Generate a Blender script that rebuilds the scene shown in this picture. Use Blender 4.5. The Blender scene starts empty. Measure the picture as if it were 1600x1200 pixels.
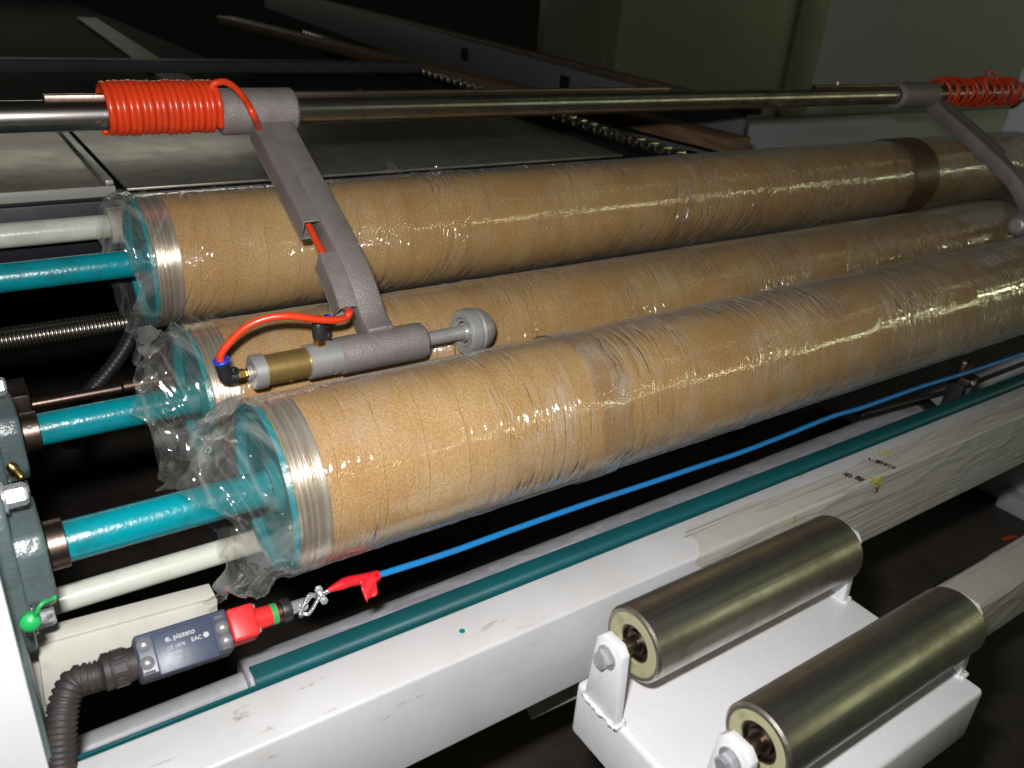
import bpy, bmesh, math, random
import numpy as np
from mathutils import Vector, Matrix

random.seed(7)
SC = bpy.context.scene
COL = SC.collection
PI = math.pi

# ------------------------------------------------------------------ camera
H = 1.42                                    # camera height above the floor
YAW, PITCH, ROLL, FPX = math.radians(36.136), math.radians(26.444), math.radians(-4.567), 1297.6
fwd = np.array([math.sin(YAW)*math.cos(PITCH), math.cos(YAW)*math.cos(PITCH), -math.sin(PITCH)])
_r = np.array([math.cos(YAW), -math.sin(YAW), 0.0])
_d = np.cross(fwd, _r)
right = _r*math.cos(ROLL) + _d*math.sin(ROLL)
down = -_r*math.sin(ROLL) + _d*math.cos(ROLL)
cam_d = bpy.data.cameras.new('camera')
cam = bpy.data.objects.new('camera', cam_d); COL.objects.link(cam)
cam.matrix_world = Matrix(((right[0], -down[0], -fwd[0], 0), (right[1], -down[1], -fwd[1], 0),
                           (right[2], -down[2], -fwd[2], H), (0, 0, 0, 1)))
cam_d.sensor_width = 36.0
cam_d.lens = FPX/1600*36
cam_d.clip_start = 0.02; cam_d.clip_end = 200
cam_d.dof.use_dof = True; cam_d.dof.focus_distance = 1.05; cam_d.dof.aperture_fstop = 7.0
SC.camera = cam

# ------------------------------------------------------------------ light
W = bpy.data.worlds.new('World'); SC.world = W; W.use_nodes = True
W.node_tree.nodes['Background'].inputs[0].default_value = (0.95, 1.0, 0.8, 1)
W.node_tree.nodes['Background'].inputs[1].default_value = 0.010
SC.view_settings.view_transform = 'Standard'; SC.view_settings.look = 'None'
SC.view_settings.exposure = 0.0; SC.view_settings.gamma = 1.0

def area(name, loc, aim, sx, sy, power, col, spread=180):
    l = bpy.data.lights.new(name, 'AREA'); l.shape = 'RECTANGLE'; l.size = sx; l.size_y = sy
    l.energy = power; l.color = col; l.spread = math.radians(spread)
    o = bpy.data.objects.new(name, l); COL.objects.link(o)
    z = (Vector(loc)-Vector(aim)).normalized()
    xax = Vector((1, 0, 0)); yax = z.cross(xax).normalized(); xax = yax.cross(z).normalized()
    o.matrix_world = Matrix(((xax.x, yax.x, z.x, loc[0]), (xax.y, yax.y, z.y, loc[1]), (xax.z, yax.z, z.z, loc[2]), (0, 0, 0, 1)))
    return o
# the camera's flash, a little above and left of the lens
fl = np.array([0, 0, H]) - right*0.045 - down*0.090
area('camera_flash', tuple(fl), tuple(fl+fwd+right*0.02), 0.055, 0.035, 14.8, (1.0, 0.985, 0.992))
# fluorescent lamp rows of the hall
HALL = (0.93, 1.0, 0.58)
area('hall_lamp_row', (10.5, -5.0, 3.3), (1.2, .7, .9), 14.5, 0.07, 105.0, HALL)
area('hall_lamp_row', (10.0, -0.9, 5.0), (3.0, 1.0, .9), 14.0, 0.08, 11.0, HALL)
area('hall_lamp_row', (1.0, 9.5, 2.9), (1.0, 1.5, 1.0), 3.6, 0.40, 20.0, (1.0, .98, .82))

# ------------------------------------------------------------------ pixel -> place (1600x1200 photo pixels)
def ray(u, v):
    return right*((u-800)/FPX) + down*((v-600)/FPX) + fwd
def P(u, v, rho=None, y=None, z=None, x=None):
    d = ray(u, v)
    if rho is not None: t = rho/math.hypot(d[1], d[2])
    elif y is not None: t = y/d[1]
    elif z is not None: t = z/d[2]
    else: t = x/d[0]
    p = d*t
    return Vector((p[0], p[1], p[2]+H))
def yz(theta, rho):                       # angle below the horizon (deg), distance from the camera's X line
    t = math.radians(theta)
    return rho*math.cos(t), H - rho*math.sin(t)

# ------------------------------------------------------------------ mesh helpers
WL = {}
def _fix(name, verts, faces, mat, parent, smooth, sharp, uvs=None, mats=None):
    v = np.array(verts, dtype=float)
    c = (v.min(0)+v.max(0))/2
    me = bpy.data.meshes.new(name)
    me.from_pydata((v-c).tolist(), [], faces)
    if uvs is not None:
        uvl = me.uv_layers.new(name='UVMap')
        li = np.zeros(len(me.loops), dtype=np.int32); me.loops.foreach_get('vertex_index', li)
        uvl.data.foreach_set('uv', np.asarray(uvs, dtype=np.float32)[li].ravel())
    me.validate()
    if smooth:
        me.shade_smooth()
        if sharp: me.set_sharp_from_angle(angle=math.radians(sharp))
    if mat: me.materials.append(mat)
    o = bpy.data.objects.new(name, me); COL.objects.link(o)
    place(o, Vector(c), parent)
    return o
def place(o, w, parent):
    WL[o.name] = Vector(w)
    if parent is not None:
        o.parent = parent; o.location = Vector(w) - WL[parent.name]
    else: o.location = w
def tag(o, label, cat, group=None, kind=None):
    o['label'] = label; o['category'] = cat
    if group: o['group'] = group
    if kind: o['kind'] = kind
    return o
def thing(name, loc, label, cat, group=None):
    o = bpy.data.objects.new(name, None); COL.objects.link(o); o.empty_display_size = .02
    place(o, Vector(loc), None)
    return tag(o, label, cat, group)
def struct(o, label, cat):
    o['kind'] = 'structure'; o['label'] = label; o['category'] = cat; return o

def frame(axis):
    a = Vector(axis).normalized()
    t = Vector((0, 0, 1)) if abs(a.z) < .9 else Vector((0, 1, 0))
    u = t.cross(a).normalized(); w = a.cross(u).normalized()
    return a, u, w
def lathe_data(org, axis, prof, seg=40, closed=True):
    a, u, w = frame(axis); org = Vector(org)
    V, F = [], []
    n = len(prof)
    for (s, r) in prof:
        for k in range(seg):
            t = 2*PI*k/seg
            V.append(tuple(org + a*s + (u*math.cos(t)+w*math.sin(t))*r))
    for i in range(n-1):
        for k in range(seg):
            k2 = (k+1) % seg
            F.append((i*seg+k, i*seg+k2, (i+1)*seg+k2, (i+1)*seg+k))
    if closed:
        F.append(tuple(range(seg-1, -1, -1))); F.append(tuple((n-1)*seg+k for k in range(seg)))
    return V, F
def lathe(name, org, axis, prof, mat, parent=None, seg=40, closed=True, sharp=32):
    V, F = lathe_data(org, axis, prof, seg, closed)
    return _fix(name, V, F, mat, parent, True, sharp)
def rod(name, p0, p1, r, mat, parent=None, seg=36, ch=0.0015):
    p0, p1 = Vector(p0), Vector(p1); L = (p1-p0).length
    ch = min(ch, r*.4)
    return lathe(name, p0, p1-p0, [(0, r-ch), (ch, r), (L-ch, r), (L, r-ch)], mat, parent, seg)
def ring(name, org, axis, ro, ri, h, mat, parent=None, seg=40, ch=.0008):
    return lathe(name, org, axis, [(0, ri), (0, ro-ch), (ch, ro), (h-ch, ro), (h, ro-ch), (h, ri), (0, ri)], mat, parent, seg, closed=False)
def join_data(parts):
    V, F = [], []
    for v, f in parts:
        b = len(V); V += list(v); F += [tuple(i+b for i in q) for q in f]
    return V, F
def catmull(pts, n=8):
    pts = [Vector(p) for p in pts]; out = []
    for i in range(len(pts)-1):
        p0 = pts[max(i-1, 0)]; p1 = pts[i]; p2 = pts[i+1]; p3 = pts[min(i+2, len(pts)-1)]
        for k in range(n):
            t = k/n
            out.append(0.5*((2*p1)+(p2-p0)*t+(2*p0-5*p1+4*p2-p3)*t*t+(3*p1-p0-3*p2+p3)*t**3))
    out.append(pts[-1]); return out
def tube_data(path, r, seg=12, cap=True):
    path = [Vector(p) for p in path]; n = len(path)
    rr = r if hasattr(r, '__len__') else [r]*n
    T = [(path[min(i+1, n-1)]-path[max(i-1, 0)]).normalized() for i in range(n)]
    a, u, w = frame(T[0]); V, F = [], []
    for i in range(n):
        u = (u - T[i]*u.dot(T[i])).normalized(); w = T[i].cross(u)
        for k in range(seg):
            t = 2*PI*k/seg
            V.append(tuple(path[i]+(u*math.cos(t)+w*math.sin(t))*rr[i]))
    for i in range(n-1):
        for k in range(seg):
            k2 = (k+1) % seg
            F.append((i*seg+k, i*seg+k2, (i+1)*seg+k2, (i+1)*seg+k))
    if cap:
        F.append(tuple(range(seg-1, -1, -1))); F.append(tuple((n-1)*seg+k for k in range(seg)))
    return V, F
def tube(name, path, r, mat, parent=None, seg=12, sharp=None, cap=True):
    V, F = tube_data(path, r, seg, cap)
    return _fix(name, V, F, mat, parent, True, sharp)
def box_data(lo, hi, bev=0.002, seg=2, M=None):
    bm = bmesh.new(); bmesh.ops.create_cube(bm, size=1)
    lo, hi = Vector(lo), Vector(hi)
    for v in bm.verts:
        v.co = Vector(((lo[i]+hi[i])/2 + v.co[i]*(hi[i]-lo[i])) for i in range(3))
    if bev: bmesh.ops.bevel(bm, geom=bm.edges[:], offset=bev, segments=seg, affect='EDGES', profile=.5)
    bm.verts.ensure_lookup_table(); bm.verts.index_update()
    V = [tuple(M @ v.co) if M else tuple(v.co) for v in bm.verts]; F = [tuple(v.index for v in f.verts) for f in bm.faces]
    bm.free(); return V, F
def box(name, lo, hi, mat, parent=None, bev=0.002, seg=2, M=None):
    V, F = box_data(lo, hi, bev, seg, M)
    return _fix(name, V, F, mat, parent, True, 40)
def orient(org, xdir, zhint=(0, 0, 1)):          # local frame: x along xdir, z near zhint
    x = Vector(xdir).normalized(); y = Vector(zhint).cross(x).normalized(); z = x.cross(y)
    return Matrix(((x.x, y.x, z.x, org[0]), (x.y, y.y, z.y, org[1]), (x.z, y.z, z.z, org[2]), (0, 0, 0, 1)))
def extrude_data(poly, axis_lo, axis_hi, axis=0, bev=0.0015, seg=2):
    """poly: 2-D outline in the two other axes; extruded along `axis`."""
    bm = bmesh.new()
    def mk(p, s):
        q = [0, 0, 0]; o = [i for i in range(3) if i != axis]; q[axis] = s; q[o[0]] = p[0]; q[o[1]] = p[1]; return bm.verts.new(q)
    A = [mk(p, axis_lo) for p in poly]; B = [mk(p, axis_hi) for p in poly]; n = len(poly)
    bm.faces.new(A); bm.faces.new(B[::-1])
    for i in range(n): bm.faces.new((A[i], B[i], B[(i+1) % n], A[(i+1) % n]))
    bmesh.ops.recalc_face_normals(bm, faces=bm.faces[:])
    if bev:
        ed = [e for e in bm.edges if e.calc_face_angle(0) > math.radians(25)]
        bmesh.ops.bevel(bm, geom=ed, offset=bev, segments=seg, affect='EDGES', profile=.5)
    bm.verts.index_update()
    V = [tuple(v.co) for v in bm.verts]; F = [tuple(v.index for v in f.verts) for f in bm.faces]
    bm.free(); return V, F
def extrude(name, poly, lo, hi, mat, parent=None, axis=0, bev=0.0015, seg=2, sharp=40):
    V, F = extrude_data(poly, lo, hi, axis, bev, seg)
    return _fix(name, V, F, mat, parent, True, sharp)
def hexbolt(org, axis, af, h, mat, parent, washer=True, name='bolt'):
    r = af/math.sqrt(3)
    parts = []
    s0 = 0
    if washer:
        parts.append(lathe_data(org, axis, [(0, r*1.35), (h*.18, r*1.35), (h*.22, r*1.28)], 28)); s0 = h*.2
    a, u, w = frame(axis); o = Vector(org)+a*s0
    parts.append(lathe_data(o, axis, [(0, r), (h*.82, r), (h*.97, r*.86), (h, r*.8)], 6))
    V, F = join_data(parts)
    return _fix(name, V, F, mat, parent, True, 20)

# numpy value noise ---------------------------------------------------------
def vnoise(x, y, seed=0):
    rng = np.random.RandomState(seed); T = rng.rand(256, 256)
    xi = np.floor(x).astype(int); yi = np.floor(y).astype(int); fx = x-xi; fy = y-yi
    fx = fx*fx*(3-2*fx); fy = fy*fy*(3-2*fy)
    g = lambda a, b: T[a % 256, b % 256]
    return (g(xi, yi)*(1-fx)+g(xi+1, yi)*fx)*(1-fy) + (g(xi, yi+1)*(1-fx)+g(xi+1, yi+1)*fx)*fy
def ridge(x, y, seed): return 1-np.abs(2*vnoise(x, y, seed)-1)

# ------------------------------------------------------------------ materials
def lin(c):
    return tuple(((q/255)/12.92 if q/255 <= .04045 else ((q/255+.055)/1.055)**2.4) for q in c)
class NT:
    def __init__(s, name):
        s.m = bpy.data.materials.new(name); s.m.use_nodes = True
        s.t = s.m.node_tree; s.t.nodes.clear()
        s.out = s.t.nodes.new('ShaderNodeOutputMaterial')
    def n(s, typ, **k):
        nd = s.t.nodes.new('ShaderNode'+typ)
        for a, b in k.items(): setattr(nd, a, b)
        return nd
    def l(s, a, b): s.t.links.new(a, b)
    def math(s, op, a, b=None, c=None, clamp=False):
        nd = s.n('Math', operation=op); nd.use_clamp = clamp
        for i, q in enumerate((a, b, c)):
            if q is None: continue
            if isinstance(q, (int, float)): nd.inputs[i].default_value = q
            else: s.l(q, nd.inputs[i])
        return nd.outputs[0]
    def ramp(s, fac, stops):
        nd = s.n('ValToRGB'); e = nd.color_ramp.elements
        while len(e) < len(stops): e.new(.5)
        for i, (p, c) in enumerate(stops):
            e[i].position = p; e[i].color = (c, c, c, 1) if isinstance(c, (int, float)) else (*c, 1)
        s.l(fac, nd.inputs[0]); return nd.outputs[0]
    def noise(s, vec, scale, detail=3, rough=.55, dist=0):
        nd = s.n('TexNoise'); nd.inputs['Scale'].default_value = scale; nd.inputs['Detail'].default_value = detail
        nd.inputs['Roughness'].default_value = rough; nd.inputs['Distortion'].default_value = dist
        if vec is not None: s.l(vec, nd.inputs['Vector'])
        return nd.outputs['Fac']
    def mapping(s, vec, sc=(1, 1, 1), rot=(0, 0, 0)):
        nd = s.n('Mapping'); nd.inputs['Scale'].default_value = sc; nd.inputs['Rotation'].default_value = rot
        s.l(vec, nd.inputs['Vector']); return nd.outputs[0]
    def mix(s, fac, a, b):
        nd = s.n('Mix', data_type='RGBA')
        for sock, q in ((nd.inputs[0], fac), (nd.inputs[6], a), (nd.inputs[7], b)):
            if hasattr(q, 'links') or hasattr(q, 'is_linked'): s.l(q, sock)
            elif isinstance(q, (int, float)): sock.default_value = q
            else: sock.default_value = (*q, 1)
        return nd.outputs[2]
    def bump(s, h, dist, strength=1.0):
        nd = s.n('Bump'); nd.inputs['Distance'].default_value = dist; nd.inputs['Strength'].default_value = strength
        s.l(h, nd.inputs['Height']); return nd.outputs[0]
    def obj(s): return s.n('TexCoord').outputs['Object']
    def uv(s): return s.n('TexCoord').outputs['UV']
    def pbr(s, col, rough=.5, metal=0.0, nrm=None, spec=.5, coat=0):
        b = s.n('BsdfPrincipled')
        for nm, q in (('Base Color', col), ('Roughness', rough), ('Metallic', metal), ('Specular IOR Level', spec), ('Coat Weight', coat)):
            if hasattr(q, 'is_linked'): s.l(q, b.inputs[nm])
            elif isinstance(q, (int, float)): b.inputs[nm].default_value = q
            else: b.inputs[nm].default_value = (*q, 1)
        if nrm is not None: s.l(nrm, b.inputs['Normal'])
        s.l(b.outputs[0], s.out.inputs[0]); return b

def paint(name, col, rough=.4, dirt=(.10, .08, .06), damt=.35, dscale=14, peel=0.0, pscale=260, spec=.5, coat=0, wear=None):
    """painted metal: slightly uneven colour, grime in patches, optional orange peel"""
    t = NT(name); o = t.obj()
    n1 = t.noise(o, dscale, 6, .65, .3); n2 = t.noise(o, dscale*6, 4, .6)
    m = t.math('MULTIPLY', t.ramp(n1, [(.48, 0), (.78, 1)]), damt)
    c = t.mix(m, col, dirt)
    c = t.mix(t.math('MULTIPLY', t.ramp(n2, [(.62, 0), (.74, 1)]), damt*.5), c, tuple(q*.6 for q in col))
    h = t.noise(o, pscale, 2, .5) if peel else t.noise(o, 90, 3, .5)
    r = t.math('ADD', t.math('MULTIPLY', n1, .25), rough-.1)
    t.pbr(c, r, 0, t.bump(h, peel if peel else .0002, .8), spec, coat)
    return t.m
def metal(name, col, rough=.3, brushed=None, bscale=300, stain=None, samt=.5, cast=0.0, bdist=.0001, metallic=1.0):
    t = NT(name); o = t.obj()
    sc = {'x': (.02, 1, 1), 'ring': (1, .05, .05), None: (1, 1, 1)}[brushed]
    br = t.noise(t.mapping(o, sc), bscale, 3, .6)
    st = t.noise(o, 16, 6, .68, .4)
    c = col
    if stain: c = t.mix(t.math('MULTIPLY', t.ramp(st, [(.42, 0), (.72, 1)]), samt), col, stain)
    r = t.math('ADD', t.math('ADD', t.math('MULTIPLY', st, .22), t.math('MULTIPLY', br, .12)), rough-.17)
    h = t.noise(o, 420, 3, .65) if cast else br
    t.pbr(c, r, metallic, t.bump(h, cast if cast else bdist, .9), .5)
    return t.m

M = {}
M['teal'] = paint('teal_gloss_paint', lin((0, 132, 142)), .26, lin((24, 64, 64)), .6, 30, .0006, 210, .6)
M['teal_rim'] = paint('teal_rim_paint', lin((0, 122, 128)), .35, lin((10, 60, 60)), .3)
M['teal_dark'] = paint('dark_teal_paint', lin((6, 82, 86)), .5, lin((20, 50, 48)), .5, 9, .0002, 300)
M['white'] = paint('white_frame_paint', lin((220, 221, 223)), .30, lin((150, 142, 132)), .10, 7, .0001, 200)
M['white_b'] = paint('white_bracket_paint', lin((222, 222, 223)), .26, lin((150, 140, 128)), .06, 18, .0004, 120, .6)
M['cream'] = paint('cream_paint', lin((214, 210, 198)), .38, lin((120, 108, 92)), .4, 12)
M['pale_rod'] = paint('pale_grey_rod_paint', lin((212, 214, 200)), .25, lin((120, 112, 90)), .35, 24, .0004, 160)
M['greygreen'] = paint('grey_green_cast_paint', lin((84, 98, 98)), .30, lin((50, 44, 44)), .5, 20, .0012, 230, .7)
M['grey_pipe'] = paint('grey_galvanised_pipe', lin((152, 152, 154)), .42, lin((205, 205, 205)), .5, 11)
M['navy'] = paint('navy_paint', lin((13, 15, 26)), .5, lin((18, 16, 16)), .5, 6)
M['black'] = paint('black_plastic', lin((34, 34, 36)), .42, lin((60, 56, 52)), .3, 40)
M['black_rub'] = paint('dusty_black_rubber', lin((48, 43, 42)), .55, lin((86, 76, 68)), .6, 30)
M['switch'] = paint('blue_grey_plastic', lin((62, 72, 92)), .38, lin((96, 88, 78)), .45, 40)
M['switch_top'] = paint('dusty_blue_grey_plastic', lin((84, 82, 84)), .6, lin((112, 98, 82)), .7, 50)
M['red'] = paint('red_plastic', lin((222, 44, 46)), .35, lin((130, 50, 40)), .3, 40)
M['green'] = paint('green_plastic', lin((30, 165, 85)), .35, lin((30, 100, 60)), .2, 40)
M['blue_ring'] = paint('blue_plastic', lin((40, 62, 190)), .35, lin((30, 40, 90)), .2, 40)
M['blue_rope'] = paint('blue_pvc_rope', lin((26, 124, 192)), .34, lin((70, 90, 100)), .3, 16, .0002, 300)
M['tape'] = paint('red_tape', lin((216, 30, 42)), .38, lin((120, 20, 24)), .3, 30, .0006, 90)
M['orange'] = paint('orange_polyurethane', lin((214, 62, 26)), .27, lin((150, 50, 34)), .4, 26, .0001, 200, .6)
M['cast'] = metal('cast_grey_metal', lin((142, 134, 131)), .46, None, 300, lin((98, 90, 87)), .55, .0016, metallic=.35)
M['cast2'] = metal('machined_grey_metal', lin((178, 178, 176)), .40, None, 300, lin((120, 116, 112)), .4, .0003, metallic=.55)
M['steel_bar'] = metal('ground_steel_bar', (.40, .385, .36), .30, 'x', 500, lin((92, 68, 52)), .65)
M['steel'] = metal('zinc_steel', (.68, .69, .72), .24, None, 300, (.45, .45, .46), .4, metallic=.72)
M['rust'] = metal('browned_steel', lin((118, 102, 92)), .38, None, 300, lin((78, 58, 48)), .6)
M['brass'] = metal('brass', lin((188, 160, 100)), .36, 'ring', 400, lin((150, 124, 78)), .4, metallic=.8)
M['brass_hex'] = metal('yellow_brass', lin((214, 178, 96)), .28, None, 300, lin((150, 120, 70)), .3)
M['screw'] = metal('dark_threaded_steel', (.42, .39, .33), .26, None, 300, (.16, .14, .12), .4)
M['roller'] = metal('brushed_steel_roller', (.58, .56, .50), .38, 'x', 260, lin((120, 106, 94)), .65, 0, .0002, metallic=1.0)
M['sheet'] = metal('oily_sheet_metal', (.36, .34, .28), .34, None, 60, (.15, .14, .115), .7, 0, .0004, metallic=.6)
M['sheet_edge'] = metal('bright_sheet_edge', (.50, .49, .45), .35, None, 60, (.34, .33, .30), .5, metallic=.4)
M['ivory'] = paint('ivory_plastic_cap', lin((172, 168, 132)), .42, lin((84, 70, 52)), .55, 40)
M['bearing'] = metal('greasy_bearing', (.22, .18, .15), .35, None, 200, (.03, .02, .02), .8)
M['wall'] = paint('white_wall_paint', lin((156, 157, 158)), .6, lin((170, 168, 160)), .3, 2)
M['rail'] = paint('grey_rail_paint', lin((98, 100, 102)), .6, lin((70, 70, 70)), .4, 3)
M['strip'] = paint('worn_strip', lin((104, 94, 74)), .6, lin((70, 62, 50)), .5, 6)
M['olive'] = paint('olive_cabinet_paint', lin((92, 90, 70)), .5, lin((80, 78, 62)), .4, 3)
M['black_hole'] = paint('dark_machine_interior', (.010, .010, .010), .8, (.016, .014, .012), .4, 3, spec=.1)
M['print_white'] = paint('pale_print_ink', lin((176, 178, 176)), .5, lin((120, 120, 120)), .6, 300)
M['print_black'] = paint('black_print_ink', lin((26, 26, 28)), .5, lin((60, 60, 60)), .3, 100)
M['print_yellow'] = paint('yellow_print_ink', lin((206, 196, 40)), .5, lin((150, 146, 60)), .4, 100)
M['scrap'] = paint('orange_scrap', lin((230, 90, 40)), .5, lin((160, 60, 30)), .3, 100)

def wood(name, a, b):
    t = NT(name); o = t.obj()
    g = t.noise(t.mapping(o, (14, 1.2, 14)), 5, 5, .65, 1.0)
    t.pbr(t.mix(t.ramp(g, [(.3, 0), (.7, 1)]), a, b), .6, 0, t.bump(g, .0008)); return t.m
M['wood'] = wood('brown_wood', lin((122, 94, 66)), lin((80, 58, 40)))
M['wood_grey'] = wood('greyed_wood', lin((96, 80, 64)), lin((62, 50, 40)))

# floor: dark oily concrete
t = NT('dark_oily_concrete'); o = t.obj()
n1 = t.noise(o, 3, 8, .65, .4); n2 = t.noise(o, 60, 4, .6)
c = t.mix(t.ramp(n1, [(.35, 0), (.7, 1)]), (.045, .037, .032), (.11, .092, .078))
t.pbr(c, .55, 0, t.bump(t.math('ADD', n1, t.math('MULTIPLY', n2, .25)), .003), .4); M['floor'] = t.m

# beam paint with scratches and brown smears
t = NT('scuffed_white_beam_paint'); o = t.obj()
sm = t.noise(t.mapping(o, (6, 22, 22), (0, 0, .25)), 1.9, 7, .72, .6)
sp = t.noise(o, 45, 3, .6)
sc_ = t.noise(t.mapping(o, (.35, 9, 9)), 30, 4, .7)
smear = t.math('MULTIPLY', t.ramp(sm, [(.60, 0), (.68, 1)]), t.ramp(sp, [(.46, 0), (.56, 1)]))
c = t.mix(t.ramp(t.noise(o, 5, 5, .6), [(.4, 0), (.8, 1)]), lin((208, 208, 208)), lin((190, 188, 184)))
c = t.mix(t.math('MULTIPLY', smear, .62), c, lin((128, 98, 80)))
c = t.mix(t.math('MULTIPLY', t.ramp(sc_, [(.66, 0), (.72, 1)]), .18), c, lin((140, 132, 124)))
t.pbr(c, .28, 0, t.bump(t.noise(o, 140, 2, .5), .0002), .5); M['beam'] = t.m

# grey tarnished pipe with pale chalk-like scrapes
t = NT('grey_pipe_with_scrapes'); o = t.obj()
a1 = t.noise(t.mapping(o, (2.2, 9, 9)), 4, 6, .7, 1.4); a2 = t.noise(t.mapping(o, (5, 30, 30)), 2, 5, .7, .8)
c = t.mix(t.ramp(a1, [(.35, 0), (.7, 1)]), lin((150, 150, 154)), lin((190, 190, 194)))
line = t.math('SUBTRACT', 1.0, t.math('MULTIPLY', t.math('ABSOLUTE', t.math('SUBTRACT', a1, .55)), 42), clamp=True)
c = t.mix(t.math('MULTIPLY', line, t.ramp(a2, [(.45, 0), (.6, .75)])), c, lin((214, 214, 214)))
t.pbr(c, .45, .25, t.bump(a2, .0004)); M['pipe'] = t.m

# tan wrapping on the rollers: pebbled, wound in a strip
def tan_mat(name, pitch, offs):
    t = NT(name); uv = t.uv(); sep = t.n('SeparateXYZ'); t.l(uv, sep.inputs[0])
    vo = t.n('TexVoronoi', feature='F1'); vo.inputs['Scale'].default_value = 640; t.l(uv, vo.inputs['Vector'])
    n1 = t.noise(uv, 9, 5, .6); n2 = t.noise(uv, 320, 3, .6); ns = t.noise(t.mapping(uv, (60, 5, 1)), 1, 4, .6)
    wob = t.math('MULTIPLY', t.math('SUBTRACT', t.noise(uv, 14, 3), .5), .012)
    turn = t.math('MULTIPLY', sep.outputs[1], pitch/(2*PI*.09))
    q = t.math('FRACT', t.math('DIVIDE', t.math('ADD', t.math('ADD', t.math('ADD', sep.outputs[0], turn), wob), offs), pitch))
    seam = t.math('SUBTRACT', 1.0, t.math('MULTIPLY', t.math('ABSOLUTE', t.math('SUBTRACT', q, .5)), 1.0/.022), clamp=True)
    peb = t.ramp(vo.outputs['Distance'], [(.1, 1), (.75, 0)])
    c = t.mix(t.ramp(n1, [(.3, 0), (.72, 1)]), lin((178, 142, 90)), lin((204, 174, 124)))
    c = t.mix(t.math('MULTIPLY', t.ramp(n2, [(.35, 1), (.62, 0)]), .5), c, lin((138, 94, 46)))
    c = t.mix(t.math('MULTIPLY', t.ramp(ns, [(.50, 0), (.72, 1)]), .30), c, lin((150, 106, 58)))
    c = t.mix(t.math('MULTIPLY', seam, t.ramp(n1, [(.4, .05), (.65, .38)])), c, lin((110, 74, 40)))
    h = t.math('ADD', t.math('MULTIPLY', peb, .7), t.math('MULTIPLY', seam, -.7))
    t.pbr(c, .5, 0, t.bump(h, .0007), .45); return t.m
# clear stretch film over them: fine hoop wrinkles, glints, a dusty bloom at grazing angles
def film_mat(name, slant, dens=1.0, haze=.05, graze=.6, tint=(.97, .96, .93), wr=1.0, use_uv=True, gl=1.0, rough=.10, crs=.16, spk=0.0):
    t = NT(name); uv = t.uv() if use_uv else t.obj()
    k = t.mapping(uv, (1, 1, 1), (0, 0, slant))
    w1 = t.noise(t.mapping(k, (170*dens, 6, 1)), 1, 2, .6, .3)
    w3 = t.noise(t.mapping(k, (34*dens, 3.2, 1)), 1, 2, .6, .5)
    rd = lambda q, p: t.math('POWER', t.math('SUBTRACT', 1.0, t.math('ABSOLUTE', t.math('MULTIPLY_ADD', q, 2.0, -1.0)), clamp=True), p)
    mask = t.ramp(t.noise(uv, 7, 2, .6), [(.38, .08), (.64, 1)])
    r3 = rd(w3, 14)
    h = t.math('ADD', t.math('MULTIPLY', rd(w1, 5), .45), t.math('MULTIPLY', r3, 1.0))
    h = t.math('MULTIPLY', h, mask)
    h = t.math('ADD', h, t.math('MULTIPLY', t.noise(uv, 420, 1, .5), spk))
    nb = t.bump(h, .0010*wr, 1.0)
    tr = t.n('BsdfTransparent'); tr.inputs[0].default_value = (*tint, 1)
    g = t.n('BsdfGlossy'); g.inputs['Color'].default_value = (1, 1, 1, 1); g.inputs['Roughness'].default_value = rough; t.l(nb, g.inputs['Normal'])
    d = t.n('BsdfDiffuse'); d.inputs['Color'].default_value = (.74, .72, .68, 1); t.l(nb, d.inputs['Normal'])
    fr = t.n('LayerWeight'); fr.inputs[0].default_value = .5; t.l(nb, fr.inputs['Normal'])
    frs = t.math('MULTIPLY_ADD', t.math('POWER', fr.outputs['Facing'], 5.0), .6, .045)
    m1 = t.n('MixShader'); t.l(t.math('MULTIPLY', frs, 1.25*gl, clamp=True), m1.inputs[0]); t.l(tr.outputs[0], m1.inputs[1]); t.l(g.outputs[0], m1.inputs[2])
    lw = t.n('LayerWeight'); lw.inputs[0].default_value = .5
    gz = t.math('MULTIPLY', t.math('POWER', lw.outputs['Facing'], 5.0), graze)
    crease = t.math('MULTIPLY', t.math('MULTIPLY', t.math('MAXIMUM', t.ramp(r3, [(.45, 0), (1, 1)]), t.math('MULTIPLY', t.ramp(rd(w1, 6), [(.6, 0), (1, 1)]), .45)), mask), crs)
    hz = t.math('MULTIPLY', t.ramp(t.noise(uv, 11, 3, .7, .5), [(.5, .15), (.75, 1.6)]), haze)
    m2 = t.n('MixShader'); t.l(t.math('ADD', t.math('ADD', gz, crease), hz, clamp=True), m2.inputs[0]); t.l(m1.outputs[0], m2.inputs[1]); t.l(d.outputs[0], m2.inputs[2])
    t.l(m2.outputs[0], t.out.inputs[0]); return t.m
M['skirt'] = film_mat('loose_clear_film', .3, .35, .17, .38, (.88, .87, .84), 1.8, True, 1.5, .08)
M['tuft'] = film_mat('film_tuft', .3, .5, .12, .4, (.92, .91, .88), 1.2, False, 1.5, .10)

# silvery band of clear tape at the roller's end
t = NT('clear_tape_band'); uv = t.uv()
b1 = t.noise(t.mapping(uv, (900, 6, 1)), 1, 3, .65); b2 = t.noise(t.mapping(uv, (260, 3, 1)), 1, 2, .5)
c = t.mix(t.ramp(b2, [(.35, 0), (.65, 1)]), lin((176, 160, 140)), lin((218, 210, 198)))
t.pbr(c, t.math('ADD', t.math('MULTIPLY', b1, .2), .2), .75, t.bump(b1, .0004)); M['band'] = t.m

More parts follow.
